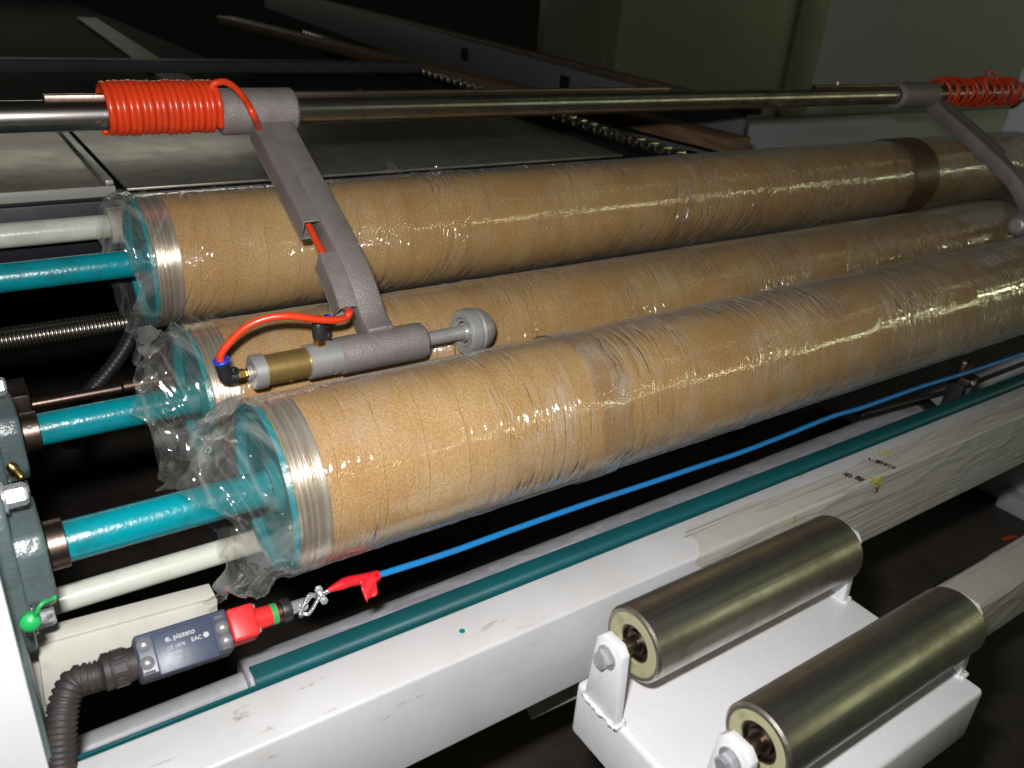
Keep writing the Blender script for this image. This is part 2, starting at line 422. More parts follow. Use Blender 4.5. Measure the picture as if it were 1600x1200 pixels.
# yellowed protective film on the beam
t = NT('yellowed_protective_film'); o = t.obj()
w = t.noise(t.mapping(o, (1.1, 34, 34), (0, .06, .05)), 1, 3, .6, .25)
rdg = t.math('POWER', t.math('SUBTRACT', 1.0, t.math('ABSOLUTE', t.math('MULTIPLY_ADD', w, 2.0, -1.0)), clamp=True), 22)
nb = t.bump(t.math('ADD', t.math('MULTIPLY', rdg, .5), t.noise(o, 14, 2, .5)), .002)
bs = t.pbr(t.mix(t.math('MULTIPLY', rdg, .22), lin((220, 218, 209)), lin((150, 142, 126))), .22, 0, nb, .6)
tr = t.n('BsdfTransparent'); tr.inputs[0].default_value = (.95, .93, .84, 1)
mx = t.n('MixShader'); mx.inputs[0].default_value = .58; t.l(tr.outputs[0], mx.inputs[1]); t.l(bs.outputs[0], mx.inputs[2]); t.l(mx.outputs[0], t.out.inputs[0])
M['beam_film'] = t.m
# braided wire
t = NT('braided_wire'); o = t.obj()
wv = t.n('TexWave'); wv.inputs['Scale'].default_value = 180; wv.inputs['Distortion'].default_value = 1.5; wv.bands_direction = 'DIAGONAL'; t.l(o, wv.inputs['Vector'])
t.pbr((.72, .72, .72), .3, .9, t.bump(wv.outputs['Fac'], .0006)); M['wire'] = t.m
# orange-skinned tube print is too small to read: plain hose

# ================================================================== the setting
box('floor', (-30, -20, -.06), (40, 45, 0), M['floor'], None, 0)
struct(bpy.data.objects['floor'], 'dark oily concrete floor under the machine', 'floor')
wx = P(1275, 100, y=2.45).x
o = box('back_wall', (wx+.002, 2.45, 0), (9, 2.55, 4.0), M['wall'], None, .003)
struct(o, 'white painted wall behind the steel bar', 'wall')

# ================================================================== three wrapped rollers
RR = .09
FY, FZ = yz(34.6, .847); MY, MZ = yz(27.7, 1.075); BY, BZ = yz(18.55, 1.242)
X0, X1 = .212, 2.56
def roll_shell(name, x0, x1, cy, cz, R, nx, nphi, mat, parent, disp=None, start=-.35):
    xs = np.linspace(x0, x1, nx); ph = np.linspace(0, 2*PI, nphi+1)
    X, Ph = np.meshgrid(xs, ph, indexing='ij')
    Rr = np.full_like(X, R) + (disp(X, Ph) if disp is not None else 0)
    ang = Ph + PI + start                                # seam at the far lower side
    Xw = X + (.012*(vnoise(Ph*5, X*6, 61)-.5)+.004*(vnoise(Ph*24, X*9, 62)-.5) if name == 'film_overlap' else 0)
    V = np.stack([Xw, cy - Rr*np.sin(ang), cz + Rr*np.cos(ang)], -1).reshape(-1, 3)
    uv = np.stack([X, Ph*R], -1).reshape(-1, 2)
    n = nphi+1
    i, j = np.meshgrid(np.arange(nx-1), np.arange(nphi), indexing='ij'); b = (i*n+j).ravel()
    F = np.stack([b, b+n, b+n+1, b+1], -1).tolist()
    return _fix(name, V, F, mat, parent, True, None, uv)
def skirt(name, cy, cz, x0, R, Lf, Rf, amp, seed, parent, a0=0.0, a1=2*PI, nphi=150, nt=34):
    ph = np.linspace(a0, a1, nphi+1); tt = np.linspace(0, 1, nt)
    Tt, Ph = np.meshgrid(tt, ph, indexing='ij')
    L = Lf(Ph); rad = R*(1 + (Rf(Ph)-1)*Tt**1.3)
    k = R*Ph
    fold = (ridge(k*17+Tt*1.2, Tt*1.4+k*5, seed)**1.6-.45)*2.0 + (ridge(k*34-Tt*2, Tt*3.2, seed+1)**2-.4)*.45 + (ridge(k*9, Tt*2.4+k*7, seed+2)**1.6-.45)*1.2
    env = np.clip(Tt*3.2, 0, 1)
    rad = rad + amp*fold*env
    xx = x0 - L*Tt*(.86+.28*vnoise(k*60, Tt*3, seed+3)) + amp*.7*env*(vnoise(k*40, Tt*6, seed+4)-.5)
    V = np.stack([xx, cy - rad*np.sin(Ph), cz + rad*np.cos(Ph)], -1).reshape(-1, 3)
    uv = np.stack([xx, k], -1).reshape(-1, 2); n = nphi+1
    i, j = np.meshgrid(np.arange(nt-1), np.arange(nphi), indexing='ij'); b = (i*n+j).ravel()
    F = np.stack([b, b+1, b+n+1, b+n], -1).tolist()
    return _fix(name, V, F, M['skirt'], parent, True, 50, uv)
def tuft(parent, p, sz, seed):
    rng = random.Random(seed); V = []; F = []
    n = 7
    for a in range(n):
        for b in range(n):
            s, q = a/(n-1)-.5, b/(n-1)
            V.append((p.x+sz*(s*2.2*(1-.6*q)+rng.uniform(-.14, .14)), p.y+sz*rng.uniform(-.25, .25), p.z+sz*(q*(1-abs(s)*1.4)-.12+rng.uniform(-.1, .1))))
    for a in range(n-1):
        for b in range(n-1): F.append((a*n+b, (a+1)*n+b, (a+1)*n+b+1, a*n+b+1))
    return _fix('film_tuft', V, F, M['tuft'], parent, True, 25)

def wrapped_roller(cy, cz, label, seed, slant, dens, pitch, shaft_x0, wr=1.0, Xe=X1, hz=.035, bold=None):
    T = thing('wrapped_roller', (X0, cy, cz-RR), label, 'roller', 'film wrapped tan rollers')
    tanm = tan_mat('tan_pebbled_wrap_%d' % seed, pitch, seed*.013)
    body = lambda X, Ph: .0006*(vnoise(X*60, Ph*3, seed)-.5)
    roll_shell('tan_wrap', X0+.004, Xe, cy, cz, RR-.002, 240, 96, tanm, T, body)
    # end plate and rim, teal
    lathe('end_plate', (X0, cy, cz), (1, 0, 0), [(0, RR-.0035), (0, RR-.0075), (.010, RR-.010), (.012, .03), (.004, .024), (.004, .017)], M['teal_rim'], T, 72, False, 40)
    lathe('rim', (X0-.001, cy, cz), (1, 0, 0), [(.001, RR-.008), (0, RR-.0025), (.006, RR-.0008)], M['teal'], T, 96, False)
    lathe('end_plate', (Xe, cy, cz), (1, 0, 0), [(-.004, RR-.001), (.0, RR-.004), (.0, .03), (.002, .001)], M['teal_rim'], T, 64, False)
    band = lambda X, Ph: .00014*(vnoise(X*900, Ph*2, seed+5)-.5)
    roll_shell('tape_band', X0+.006, X0+.036, cy, cz, RR+.0008, 60, 128, M['band'], T, band)
    # shaft
    rod('shaft', (shaft_x0, cy, cz), (X0+.02, cy, cz), .0185, M['teal'], T, 48, .0015)
    rod('shaft', (Xe-.005, cy, cz), (Xe+.16, cy, cz), .0185, M['teal'], T, 32, .0015)
    # film
    def fd(X, Ph):
        k = RR*Ph; s = X + math.tan(slant)*k
        a = ridge(s*95*dens, k*5, seed+11)**4*.0005 + ridge(s*34*dens, k*3+X*3, seed+12)**9*.0010
        m = np.clip((vnoise(X*9, k*7, seed+13)-.25)*1.9, .1, 1)
        d = a*m*wr + .0003*vnoise(X*30, k*25, seed+14)
        if bold is not None: d = d*(1+bold(X))
        return d
    roll_shell('stretch_film', X0+.002, Xe-.01, cy, cz, RR+.0014, 760, 150, film_mat('stretch_film_%d' % seed, slant, dens, hz, .42, wr=wr*2.1, gl=1.7, rough=.055, crs=.13, spk=.06), T, fd, -.9)
    return T

bump_at = lambda c, w, a: (lambda X: a*np.exp(-((X-c)/w)**2))
rb = wrapped_roller(BY, BZ, 'film wrapped tan roller right under the steel bar, farthest behind', 3, -.30, 1.0, .046, -.2, 1.05, bold=bump_at(.75, .18, 1.8))
rm = wrapped_roller(MY, MZ, 'film wrapped tan roller between two others, pressed by the pusher wheel', 21, -.10, 1.15, .050, .03, 1.0)
rf = wrapped_roller(FY, FZ, 'film wrapped tan roller beside the blue rope with torn film over its shaft', 42, -.08, 1.0, .048, .02, 1.0, hz=.075)  # higher haze mixes a whitish sheen into this roller's film colour
ov0, ov1 = P(938, 640, rho=.757).x, P(988, 632, rho=.757).x
roll_shell('film_overlap', ov0, ov1, FY, FZ, RR+.0034, 40, 150, film_mat('film_overlap_band', -.08, 1.4, .17, .45, wr=2.6, gl=1.9, rough=.06, crs=.22), rf, lambda X, Ph: .0006*vnoise(X*120, Ph*9, 77), -.9)
# dark tape rings near the far end of the back roller
roll_shell('brown_tape_ring', 1.93, 2.03, BY, BZ, RR+.0042, 30, 96, paint('brown_tape', lin((98, 70, 52)), .4, lin((60, 44, 36)), .3), rb)
roll_shell('brown_tape_ring', 2.10, 2.2, MY, MZ, RR+.0042, 30, 96, bpy.data.materials['brown_tape'], rm)
# loose film ends
cosb = lambda Ph, c, w: np.exp(-((np.angle(np.exp(1j*(Ph-c))))/w)**2)
skirt('film_end', BY, BZ, X0+.006, RR+.002, lambda p: .034+.004*np.sin(3*p), lambda p: .97+.03*np.cos(2*p), .0035, 5, rb)
skirt('film_end', MY, MZ, X0+.006, RR+.002, lambda p: .050+.030*cosb(p, .9, .7)+.02*cosb(p, 2.4, .7), lambda p: .90+.20*cosb(p, 2.6, .6)-.05*cosb(p, 1.5, .5), .0105, 15, rm)
skirt('film_end', FY, FZ, X0+.006, RR+.002, lambda p: .052+.034*cosb(p, .75, .55)+.026*cosb(p, 2.5, .5), lambda p: .80+.12*cosb(p, 2.7, .6)+.10*cosb(p, .6, .5), .008, 27, rf)
tuft(rb, P(612, 268, rho=1.235), .02, 1); tuft(rb, P(682, 266, rho=1.235), .012, 2); tuft(rb, P(1293, 232, rho=1.24), .016, 3)
tuft(rb, P(222, 304, rho=1.235), .012, 4); tuft(rb, P(335, 295, rho=1.235), .008, 6)
tuft(rm, P(300, 505, rho=1.07), .016, 7); tuft(rm, P(330, 498, rho=1.07), .010, 8)
# browned clamping collars on the front and middle shafts
for (cy, cz, xa, xb, par) in ((FY, FZ, .0195, .0345, rf), (MY, MZ, .027, .044, rm)):
    cl = ring('shaft_collar', (xa, cy, cz), (1, 0, 0), .0222, .012, xb-xa, M['rust'], par, 48)
    a = math.radians(40)
    rod('set_screw', (xa+.0075, cy-.0212*math.cos(a), cz+.0212*math.sin(a)), (xa+.0075, cy-.0232*math.cos(a), cz+.0232*math.sin(a)), .0026, M['bearing'], cl, 14, .0004)

# ================================================================== bearing units on the left
def bearing_unit(cy, cz, xf, label):
    T = thing('bearing_unit', (xf-.05, cy, cz-.08), label, 'bearing', 'flanged bearing units on the left side frame')
    oct_ = [(cy-.030, cz+.036), (cy+.034, cz+.036), (cy+.046, cz+.02), (cy+.046, cz-.03), (cy+.03, cz-.045), (cy-.024, cz-.045), (cy-.040, cz-.026), (cy-.040, cz+.022)]
    extrude('housing', oct_, xf-.034, xf, M['greygreen'], T, 0, .004, 3)
    fl_ = [(cy-.030, cz+.078), (cy+.03, cz+.078), (cy+.052, cz+.05), (cy+.052, cz-.06), (cy+.03, cz-.085), (cy-.030, cz-.085), (cy-.045, cz-.05), (cy-.045, cz+.045)]
    extrude('flange', fl_, xf-.058, xf-.0225, M['greygreen'], T, 0, .004, 3)
    hexbolt((xf-.0235, cy-.012, cz+.066), (1, 0, 0), .017, .016, M['steel'], T)
    hexbolt((xf-.0235, cy-.012, cz-.064), (1, 0, 0), .017, .016, M['steel'], T)
    return T
b3 = bearing_unit(FY, FZ, .0185, 'grey green bearing unit holding the front shaft, with a green cap')
b2 = bearing_unit(MY, MZ, .026, 'grey green bearing unit holding the middle shaft, with a brass nipple')
p = P(38, 735, rho=1.0)
lathe('grease_nipple', p+Vector((-.012, 0, .012)), (.5, -.3, -1), [(0, .0035), (.004, .0055), (.008, .0055), (.009, .004), (.015, .004), (.018, .0045), (.02, .002)], M['brass_hex'], b2, 18)
p = P(48, 968, rho=.775); q = P(82, 936, rho=.77)
cap = lathe('green_cap', p+Vector((0, .004, -.003)), (-.15, -1, .35), [(0, .0072), (.004, .0078), (.008, .0070), (.0105, .004), (.011, .001)], M['green'], b3, 24)
tube('cap_strap', catmull([p+Vector((.003, -.002, .002)), P(58, 955, rho=.765), P(67, 942, rho=.763), q, P(88, 932, rho=.77)], 5), .0016, M['green'], cap, 8)

# ================================================================== left side frame
sf = thing('machine_frame', (-.1, .62, 0), 'white front panel of the side frame beside the grey green bearings', 'frame')
box('front_panel', (-.9, .585, .0), (-.0165, .60, 1.05), M['white'], sf, .002)
box('edge_plate', (-.9, .60, .0), (-.0125, .735, .9), M['greygreen'], sf, .002)
box('corner_post', (-.06, .7355, .0), (.0105, .815, P(60, 968, y=.80).z), M['cream'], sf, .003)
box('side_plate', (-.16, .60, .9), (-.041, 1.9, 1.12), M['greygreen'], sf, .003)

# ================================================================== tie rods and shafts behind
py_, pz_ = yz(37.85, 1.0)
tag(rod('tie_rod', (.012, py_, pz_), (2.66, py_, pz_), .0138, M['pale_rod'], None, 40), 'pale cream painted tie rod passing under the front roller', 'rod')
ws = thing('idler_shaft', (0, *yz(16.15, 1.46)), 'pale grey idler shaft with collar and flange behind the back roller', 'shaft')
wy, wz = yz(16.15, 1.46); wxc = P(176, 350, rho=1.44).x
rod('shaft', (-.3, wy, wz), (wxc+.03, wy, wz), .0185, M['pale_rod'], ws, 40)
cl = ring('collar', (wxc-.004, wy, wz), (1, 0, 0), .0285, .015, .028, M['pale_rod'], ws, 48)
rod('set_screw', (wxc+.014, wy-.0265, wz-.008), (wxc+.014, wy-.0292, wz-.0085), .0035, M['pale_rod'], cl, 16, .0006)
lathe('flange', (wxc+.028, wy, wz), (1, 0, 0), [(0, .019), (.004, .034), (0, .039), (0, .046), (.012, .047), (.5, .047)], M['pale_rod'], ws, 64, False)
# threaded screw
sy, sz = yz(22.15, 1.47); prof = []; pitch = .0056; s = 0
while s < 2.0:
    prof += [(s, .0192), (s+pitch*.35, .0208), (s+pitch*.6, .0208), (s+pitch*.95, .0192)]; s += pitch
tag(lathe('lead_screw', (-.25, sy, sz), (1, 0, 0), prof, M['screw'], None, 32, True, 60), 'dark ribbed steel lead screw running beneath the back roller', 'screw')
ty, tz = yz(26.15, 1.30)
tr_ = thing('guide_rod', (0, ty, tz), 'thin browned guide rod behind the middle teal shaft', 'rod')
rod('rod', (.05, ty, tz), (.165, ty, tz), .0075, M['rust'], tr_, 24); rod('sleeve', (.1651, ty, tz+.001), (2.4, ty, tz+.001), .0092, M['rust'], tr_, 24)
box('rod_block', (.0, ty-.03, tz-.03), (.05, ty+.03, tz+.03), M['rust'], tr_, .003)
hp = catmull([P(215, 495, y=1.34), P(205, 525, y=1.33), P(188, 555, y=1.32), P(165, 585, y=1.31), P(140, 612, y=1.30), P(120, 640, y=1.28), P(110, 700, y=1.26)], 14)
tag(tube('corrugated_hose', hp, [.0125 if i % 3 else .0108 for i in range(len(hp))], M['black'], None, 14), 'thin black corrugated hose hanging below the ribbed screw', 'hose')

# ================================================================== steel bar, keys
by_, bz_ = yz(9.6, 1.2); BR = .0188
gb = thing('guide_bar', (0, by_, bz_), 'long round steel bar crossing above the wrapped rollers', 'bar')
rod('bar', (-.4, by_, bz_), (3.1, by_, bz_), BR, M['steel_bar'], gb, 56)
box('key_strip', (P(66, 147, rho=1.2).x, by_-.006, bz_+BR-.004), (1.17, by_+.006, bz_+BR+.0065), M['rust'], gb, .0012)
box('key_strip', (1.60, by_-.006, bz_+BR-.004), (2.6, by_+.006, bz_+BR+.0065), M['rust'], gb, .0012)
hexbolt((1.68, by_, bz_+BR+.0065), (0, 0, 1), .006, .008, M['rust'], gb, False, 'key_screw')
hexbolt((.545, by_, bz_+BR+.0065), (0, 0, 1), .007, .0025, M['rust'], gb, False, 'key_screw')

# ================================================================== pusher arms
CY, CZ = yz(26.75, .945)
def offset_poly(path, a, b):
    """band between offsets a and b of a YZ polyline"""
    n = len(path); up, lo = [], []
    for i in range(n):
        tg = (path[min(i+1, n-1)]-path[max(i-1, 0)]).normalized()
        nm = Vector((-tg.y, tg.x))
        if nm.y < 0: nm = -nm
        up.append(path[i]+nm*a); lo.append(path[i]+nm*b)
    return [tuple(q) for q in up] + [tuple(q) for q in lo[::-1]]
ATOP = [(1.149, H-.214), (1.05, H-.2655), (.96, H-.313), (.902, H-.350), (.866, H-.388)]
AP = [Vector((q[0], q[1])) for q in catmull([(by_, bz_-.002, 0)] + [(q[0]+.008, q[1]-.013, 0) for q in ATOP] + [(CY+.004, CZ+.012, 0)], 8)]
def sub(path, a, b):
    n = len(path)-1; return path[int(round(a*n)):int(round(b*n))+1]
def pusher_arm(xc, s, label, hl, hr, ext=0.0):
    X = lambda x: xc + s*(x-.412)
    T = thing('pusher_arm', (xc, by_, CZ-.03), label, 'arm', 'pneumatic pusher arms hung on the steel bar')
    ex = lambda nm, poly, a, b, m=M['cast'], bev=.002, par=T: extrude(nm, poly, min(X(a), X(b)), max(X(a), X(b)), m, par, 0, bev, 2, 50)
    # hub on the bar
    L = hr-hl
    lathe('hub', (min(X(hl), X(hr)), by_, bz_), (1, 0, 0), [(0, BR+.0015), (0, .027), (.004, .0305), (L-.004, .0305), (L, .027), (L, BR+.0015)], M['cast'], T, 56, False)
    ex('arm_beam', offset_poly(AP, .016, -.017), .397, .431, M['cast'], .003)
    up = sub(AP, .15, .46); lw = sub(AP, .57, .78)
    for nm, seg_ in (('hose_channel', up), ('hose_channel', lw)):
        top = extrude_data(offset_poly(seg_, .0162, .0140), *sorted((X(.374), X(.3968))), 0, .0006, 1)
        sid = extrude_data(offset_poly(seg_, .0138, -.0130), *sorted((X(.374), X(.3762))), 0, .0006, 1)
        bot = extrude_data(offset_poly(seg_, -.0132, -.0152), *sorted((X(.374), X(.3968))), 0, .0006, 1)
        V, F = join_data([top, sid, bot]); _fix(nm, V, F, M['cast'], T, True, 40)
    # pneumatic cylinder (axis along X)
    ax = (s, 0, 0); o = lambda x: (X(x), CY, CZ)
    cyl = lathe('cylinder_body', o(.357), ax, [(0, .0205), (.002, .0225), (.105, .0232), (.112, .0225), (.116, .018), (.1165, .009)], M['cast'], T, 56, True, 40)
    lathe('cylinder_head', o(.318), ax, [(0, .0165), (0, .0200), (.0005, .0205), (.027, .0205), (.0275, .0190), (.030, .0190), (.0305, .0208), (.0365, .0208), (.037, .0195), (.0395, .0195)], M['cast2'], T, 56, False)
    lathe('brass_sleeve', o(.267), ax, [(0, .0176), (.052, .0176)], M['brass'], T, 56, False)
    lathe('end_cap', o(.249), ax, [(-.0005, .006), (0, .0085), (.004, .0085), (.004, .016), (.0045, .0188), (.006, .0200), (.0185, .0200), (.019, .0174)], M['cast2'], T, 56, False)
    rod('piston_rod', o(.473), o(.545+ext), .0092, M['cast2'], T, 32)
    w = lathe('pusher_wheel', o(.528+ext), ax, [(.006, .018), (.001, .019), (0, .0205), (0, .0275), (.0015, .0295), (.004, .0302), (.016, .0302), (.0185, .0285), (.022, .0295), (.030, .0270), (.038, .0215), (.043, .0165), (.045, .013), (.045, .009), (.0415, .008), (.0415, .001)], M['cast2'], T, 64, False)
    ring('bearing_race', o(.5305+ext), ax, .0178, .0150, .006, M['steel'], w, 48); ring('bearing_race', o(.5315+ext), ax, .0122, .0093, .006, M['steel'], w, 40)
    ring('bearing_seal', o(.5335+ext), ax, .0149, .0123, .003, M['bearing'], w, 40)
    # air fittings
    e = lathe('brass_fitting', o(.2365), ax, [(0, .0055), (.001, .0068), (.0085, .0068), (.0095, .0055), (.0135, .0048)], M['brass_hex'], T, 6, True, 20)
    el = catmull([Vector(o(.2375)), Vector(o(.228)), Vector((X(.2245), CY-.001, CZ+.004)), Vector((X(.223), CY-.002, CZ+.012)), Vector((X(.221), CY-.003, CZ+.0225))], 6)
    f1 = tube('elbow_fitting', el, .0082, M['black'], T, 18)
    d = Vector((-.002*s, -.001, .0105)).normalized()
    lathe('blue_ring', el[-1]-d*.001, d, [(0, .0088), (.0022, .0092), (.003, .0085), (.003, .0042)], M['blue_ring'], f1, 28, False)
    ring('fitting_lug', (X(.231), CY-.0085, CZ+.012), (s*.3, -1, .2), .0042, .0020, .006, M['black'], f1, 18)
    tp = Vector((X(.334), CY-.002, CZ+.019))
    lathe('brass_fitting', tp, (0, -.1, 1), [(0, .0055), (.003, .0055), (.0032, .0075), (.0095, .0075), (.0105, .006)], M['brass_hex'], T, 6, True, 20)
    f2 = lathe('elbow_fitting', tp+Vector((0, -.001, .010)), (-.1*s, -.1, 1), [(0, .0070), (.001, .0080), (.019, .0080), (.0215, .0065), (.022, .001)], M['black'], T, 24)
    q0 = tp+Vector((0, 0, .024)); q1 = q0+Vector((s*.014, .008, .002))
    tube('fitting_branch', [q0, q0.lerp(q1, .5), q1], .0068, M['black'], f2, 18)
    lathe('blue_ring', q1, q1-q0, [(0, .0074), (.0025, .0078), (.0032, .007), (.0032, .001)], M['blue_ring'], f2, 24, False)
    ring('fitting_lug', tp+Vector((s*.006, -.008, .016)), (s*.5, -1, 0), .0042, .0020, .006, M['black'], f2, 18)
    return T, el[-1]
hubL, hubR = P(350, 170, rho=1.17).x, P(470, 170, rho=1.17).x
armL, elL = pusher_arm(.412, 1, 'cast grey pusher arm reaching over the rollers, next to the tidy orange coil', hubL, hubR)
XR = 2.062
armR, elR = pusher_arm(XR, -1, 'cast grey pusher arm by the white wall, next to the tangled orange coil', .412-(2.06-XR), .412-(1.905-XR), -.050)

# ================================================================== orange air hoses
def coil_path(x0, x1, turns, seed, jit, loose, cyo=0, czo=.0075, r=.0292):
    rng = np.random.RandomState(seed); n = turns*26; out = []
    ph = rng.rand(8)*6
    for i in range(n+1):
        t = i/26; a = -2*PI*t
        f = i/n
        rr = r + loose*(math.sin(t*2.3+ph[0])*.5+math.sin(t*.9+ph[1])*.5)
        x = x0+(x1-x0)*f + jit*(math.sin(a*.5+ph[2])+math.sin(t*3.1+ph[3]))
        out.append(Vector((x, by_+cyo+rr*math.sin(a+PI), bz_+czo+rr*math.cos(a+PI)*1.02)))
    return out
cx0, cx1 = P(166, 170, rho=1.172).x, P(345, 168, rho=1.172).x
cp = coil_path(cx0, cx1, 18, 3, .00025, .0010)
# the last half turn rises over the top of the bar, then drops into the arm's channel
tail = [P(330, 140, rho=1.178), P(345, 128, rho=1.172), P(362, 133, rho=1.160), P(380, 152, rho=1.142), P(396, 180, rho=1.125)]
chan = [Vector((.3865, q.x, q.y-.001)) for q in sub(AP, .17, .78)[::4]]
ex = [P(546, 487, rho=.918), P(540, 496, rho=.912), P(525, 500, rho=.905), P(495, 499, rho=.900), P(455, 494, rho=.900), P(418, 497, rho=.905), P(386, 510, rho=.912), P(363, 530, rho=.920)]
hose = cp[:-8] + catmull([cp[-8], cp[-4]] + tail + chan + ex + [elL+Vector((-.0005, -.001, .008)), elL-Vector((0, 0, .003))], 7)
tag(tube('air_hose', hose, .0044, M['orange'], None, 12), 'orange air hose coiled tightly round the bright end of the steel bar', 'hose', 'coiled orange air hoses')
c0, c1 = 2.075, 2.44
cp2 = coil_path(c0, c1, 17, 8, .006, .0045, 0, .004, .031)
t2 = catmull([cp2[-1], Vector((2.47, by_-.035, bz_+.03)), Vector((2.50, by_-.05, bz_-.02)), Vector((2.53, by_-.03, bz_-.05)), Vector((2.60, by_, bz_-.055)), Vector((2.7, by_+.02, bz_-.05))], 8)
loop = [Vector((2.30+.03*math.cos(a), by_-.01+.008*math.sin(a), bz_+.035+.02*math.sin(a))) for a in np.linspace(-.5, 3.6, 22)]
tag(tube('air_hose', cp2+t2, .0036, M['orange'], None, 10), 'orange air hose in a loose tangled coil beside the white wall', 'hose', 'coiled orange air hoses')
o = tube('hose_loop', loop, .0036, M['orange'], None, 10)
pw = WL[o.name].copy(); place(o, pw, bpy.data.objects['air_hose.001'])

# ================================================================== white beam with film, teal channel, pipe
ZB = H-.65; YB0, YB1 = .543, .610
box('cross_beam', (-.02, YB0, ZB-.128), (2.648, YB1, ZB), M['beam'], None, .004, 3)
tag(bpy.data.objects['cross_beam'], 'white painted cross beam with scuffs along the teal channel', 'beam')
# black ragged strip under the beam
# teal channel: rounded lip profile
pr = []
R0 = .007
for k in range(9):
    a = PI*.5 + PI*.5*k/8
    pr.append((YB1+.010+R0*math.cos(a), ZB-.001+R0*math.sin(a)))
outer = [(YB1+.026, ZB+.006)] + pr + [(YB1+.003, ZB-.05)]
inner = [(q[0]+.0025, q[1]-.0025) for q in outer[1:]][::-1] + [(YB1+.026, ZB+.0035)]
extrude('teal_channel', outer+inner, P(397, 1055, z=-.64).x, 2.64, M['teal_dark'], None, 0, .0004, 1, 50)
tag(bpy.data.objects['teal_channel'], 'dark teal folded channel lying along the white cross beam', 'channel')
extrude('edge_strip', [(YB1+.0015, ZB-.02), (YB1+.0045, ZB-.02), (YB1+.0045, ZB+.001), (YB1+.0015, ZB+.001)], -.02, P(397, 1055, z=-.64).x+.001, M['teal_dark'], bpy.data.objects['teal_channel'], 0, .0004, 1)
gp = thing('grey_pipe', (.18, .74, .6), 'scraped grey pipe with a thinner stub, behind the teal channel', 'pipe')
def top_at(u, v, y, r):
    q = P(u, v, y=y); th_ = math.atan2(H-q.z, q.y); rho = math.hypot(q.y, H-q.z)
    return Vector((q.x, q.y + r*math.sin(-th_)*1.0 + 0, q.z)) - Vector((0, 0, r*math.cos(th_)))
a0 = top_at(480, 989, .745, .030); a1 = top_at(1340, 659, .745, .030)
dirp = (a1-a0).normalized()
a0 = a0-dirp*((a0.x-P(372, 1040, y=.745).x)/dirp.x)
pe = a0+dirp*1.36
lathe('pipe', a0, dirp, [(0, .014), (0, .028), (.002, .030), (1.34, .030), (1.342, .02)], M['pipe'], gp, 48, False)
rod('stub', a0-dirp*.28+Vector((0, 0, -.001)), a0+dirp*.004+Vector((0, 0, -.001)), .0165, M['grey_pipe'], gp, 36)
ring('end_collar', a0+dirp*1.336, dirp, .034, .012, .04, M['black'], gp, 40)

sp_ = P(722, 986, z=-.65)
lathe('paint_spot', (sp_.x, sp_.y, ZB-.0002), (0, 0, 1), [(0, .0035), (.0006, .0033)], M['teal'], bpy.data.objects['cross_beam'], 20)
# film round the beam
def beam_film():
    xs = np.linspace(.700, 2.30, 260)
    # arc-length across: 0 at inner top .. 0.052 front top edge .. then down the face
    wt, hf = .050, .118
    ss = np.linspace(0, wt+hf, 70)
    V = []; keep = []
    X, S = np.meshgrid(xs, ss, indexing='ij')
    off = .0014 + .0016*ridge(X*5, S*34+X*4, 91)**7 + .0004*vnoise(X*30, S*50, 92) + .0010*ridge(X*9, S*20-X*3, 93)**9
    # sag away from the corner
    y = np.where(S < wt, YB0 + (wt-S), YB0) ; z = np.where(S < wt, ZB, ZB-(S-wt))
    ny = np.where(S < wt, 0, -1.0); nz = np.where(S < wt, 1.0, 0)
    k = np.clip((S-wt+.006)/.012, 0, 1); ny = -np.sin(k*PI/2); nz = np.cos(k*PI/2)
    y = y + ny*off; z = z + nz*off
    edge = .020*vnoise(S*70, S*0+.3, 94) + .05*np.abs(S-.055)/.12
    X2 = X + np.clip(1-(X-.700)/.05, 0, 1)*edge
    # inner top edge is torn unevenly
    y = np.where(S < .012, y - (.012-S)*1.1*vnoise(X*14, S*0, 95), y)
    V = np.stack([X2, y, z], -1).reshape(-1, 3); n = 70
    hx = P(1530, 748, y=YB0)
    F = []
    for i in range(259):
        for j in range(69):
            xc, zc = xs[i], ZB-(ss[j]-wt)
            if ss[j] > wt+.02:
                dx, dz = (xc-hx.x)/.085, (zc-hx.z)/.036
                a = math.atan2(dz, dx)
                if dx*dx+dz*dz < (1+.25*math.sin(3*a+1)+.15*math.sin(7*a))**2: continue
                if xc > hx.x+.12 and (ss[j]-wt) > .118-(xc-hx.x-.10)*.55+.012*math.sin(xc*60): continue
            b = i*n+j; F.append((b, b+n, b+n+1, b+1))
    return _fix('protective_film', V, F, M['beam_film'], None, True, 60)
bf = tag(beam_film(), 'torn yellowed plastic film wrapped over the white cross beam, printed with characters', 'film')

def text_mesh(body, size, org, xdir, ydir, mat, parent, name='lettering', extr=.00015, bold=0.0):
    cu = bpy.data.curves.new('txt', 'FONT'); cu.body = body; cu.size = size; cu.extrude = extr; cu.offset = bold
    cu.align_x = 'LEFT'; cu.align_y = 'BOTTOM_BASELINE' if False else 'BOTTOM'
    ob = bpy.data.objects.new('txt', cu); COL.objects.link(ob)
    dg = bpy.context.evaluated_depsgraph_get()
    me = bpy.data.meshes.new_from_object(ob.evaluated_get(dg))
    bpy.data.objects.remove(ob); bpy.data.curves.remove(cu)
    x = Vector(xdir).normalized(); y = Vector(ydir); y = (y-x*y.dot(x)).normalized(); z = x.cross(y)
    V = [tuple(Vector(org)+x*v.co.x+y*v.co.y+z*v.co.z) for v in me.vertices]
    F = [tuple(f.vertices) for f in me.polygons]
    bpy.data.meshes.remove(me)
    if not V: return None
    return _fix(name, V, F, mat, parent, False, None)
zt = ZB+.0052
def on_top(u, v): q = P(u, v, z=-.65+.0052); return q
xt = (1, 0, 0)
q = on_top(1318, 738)
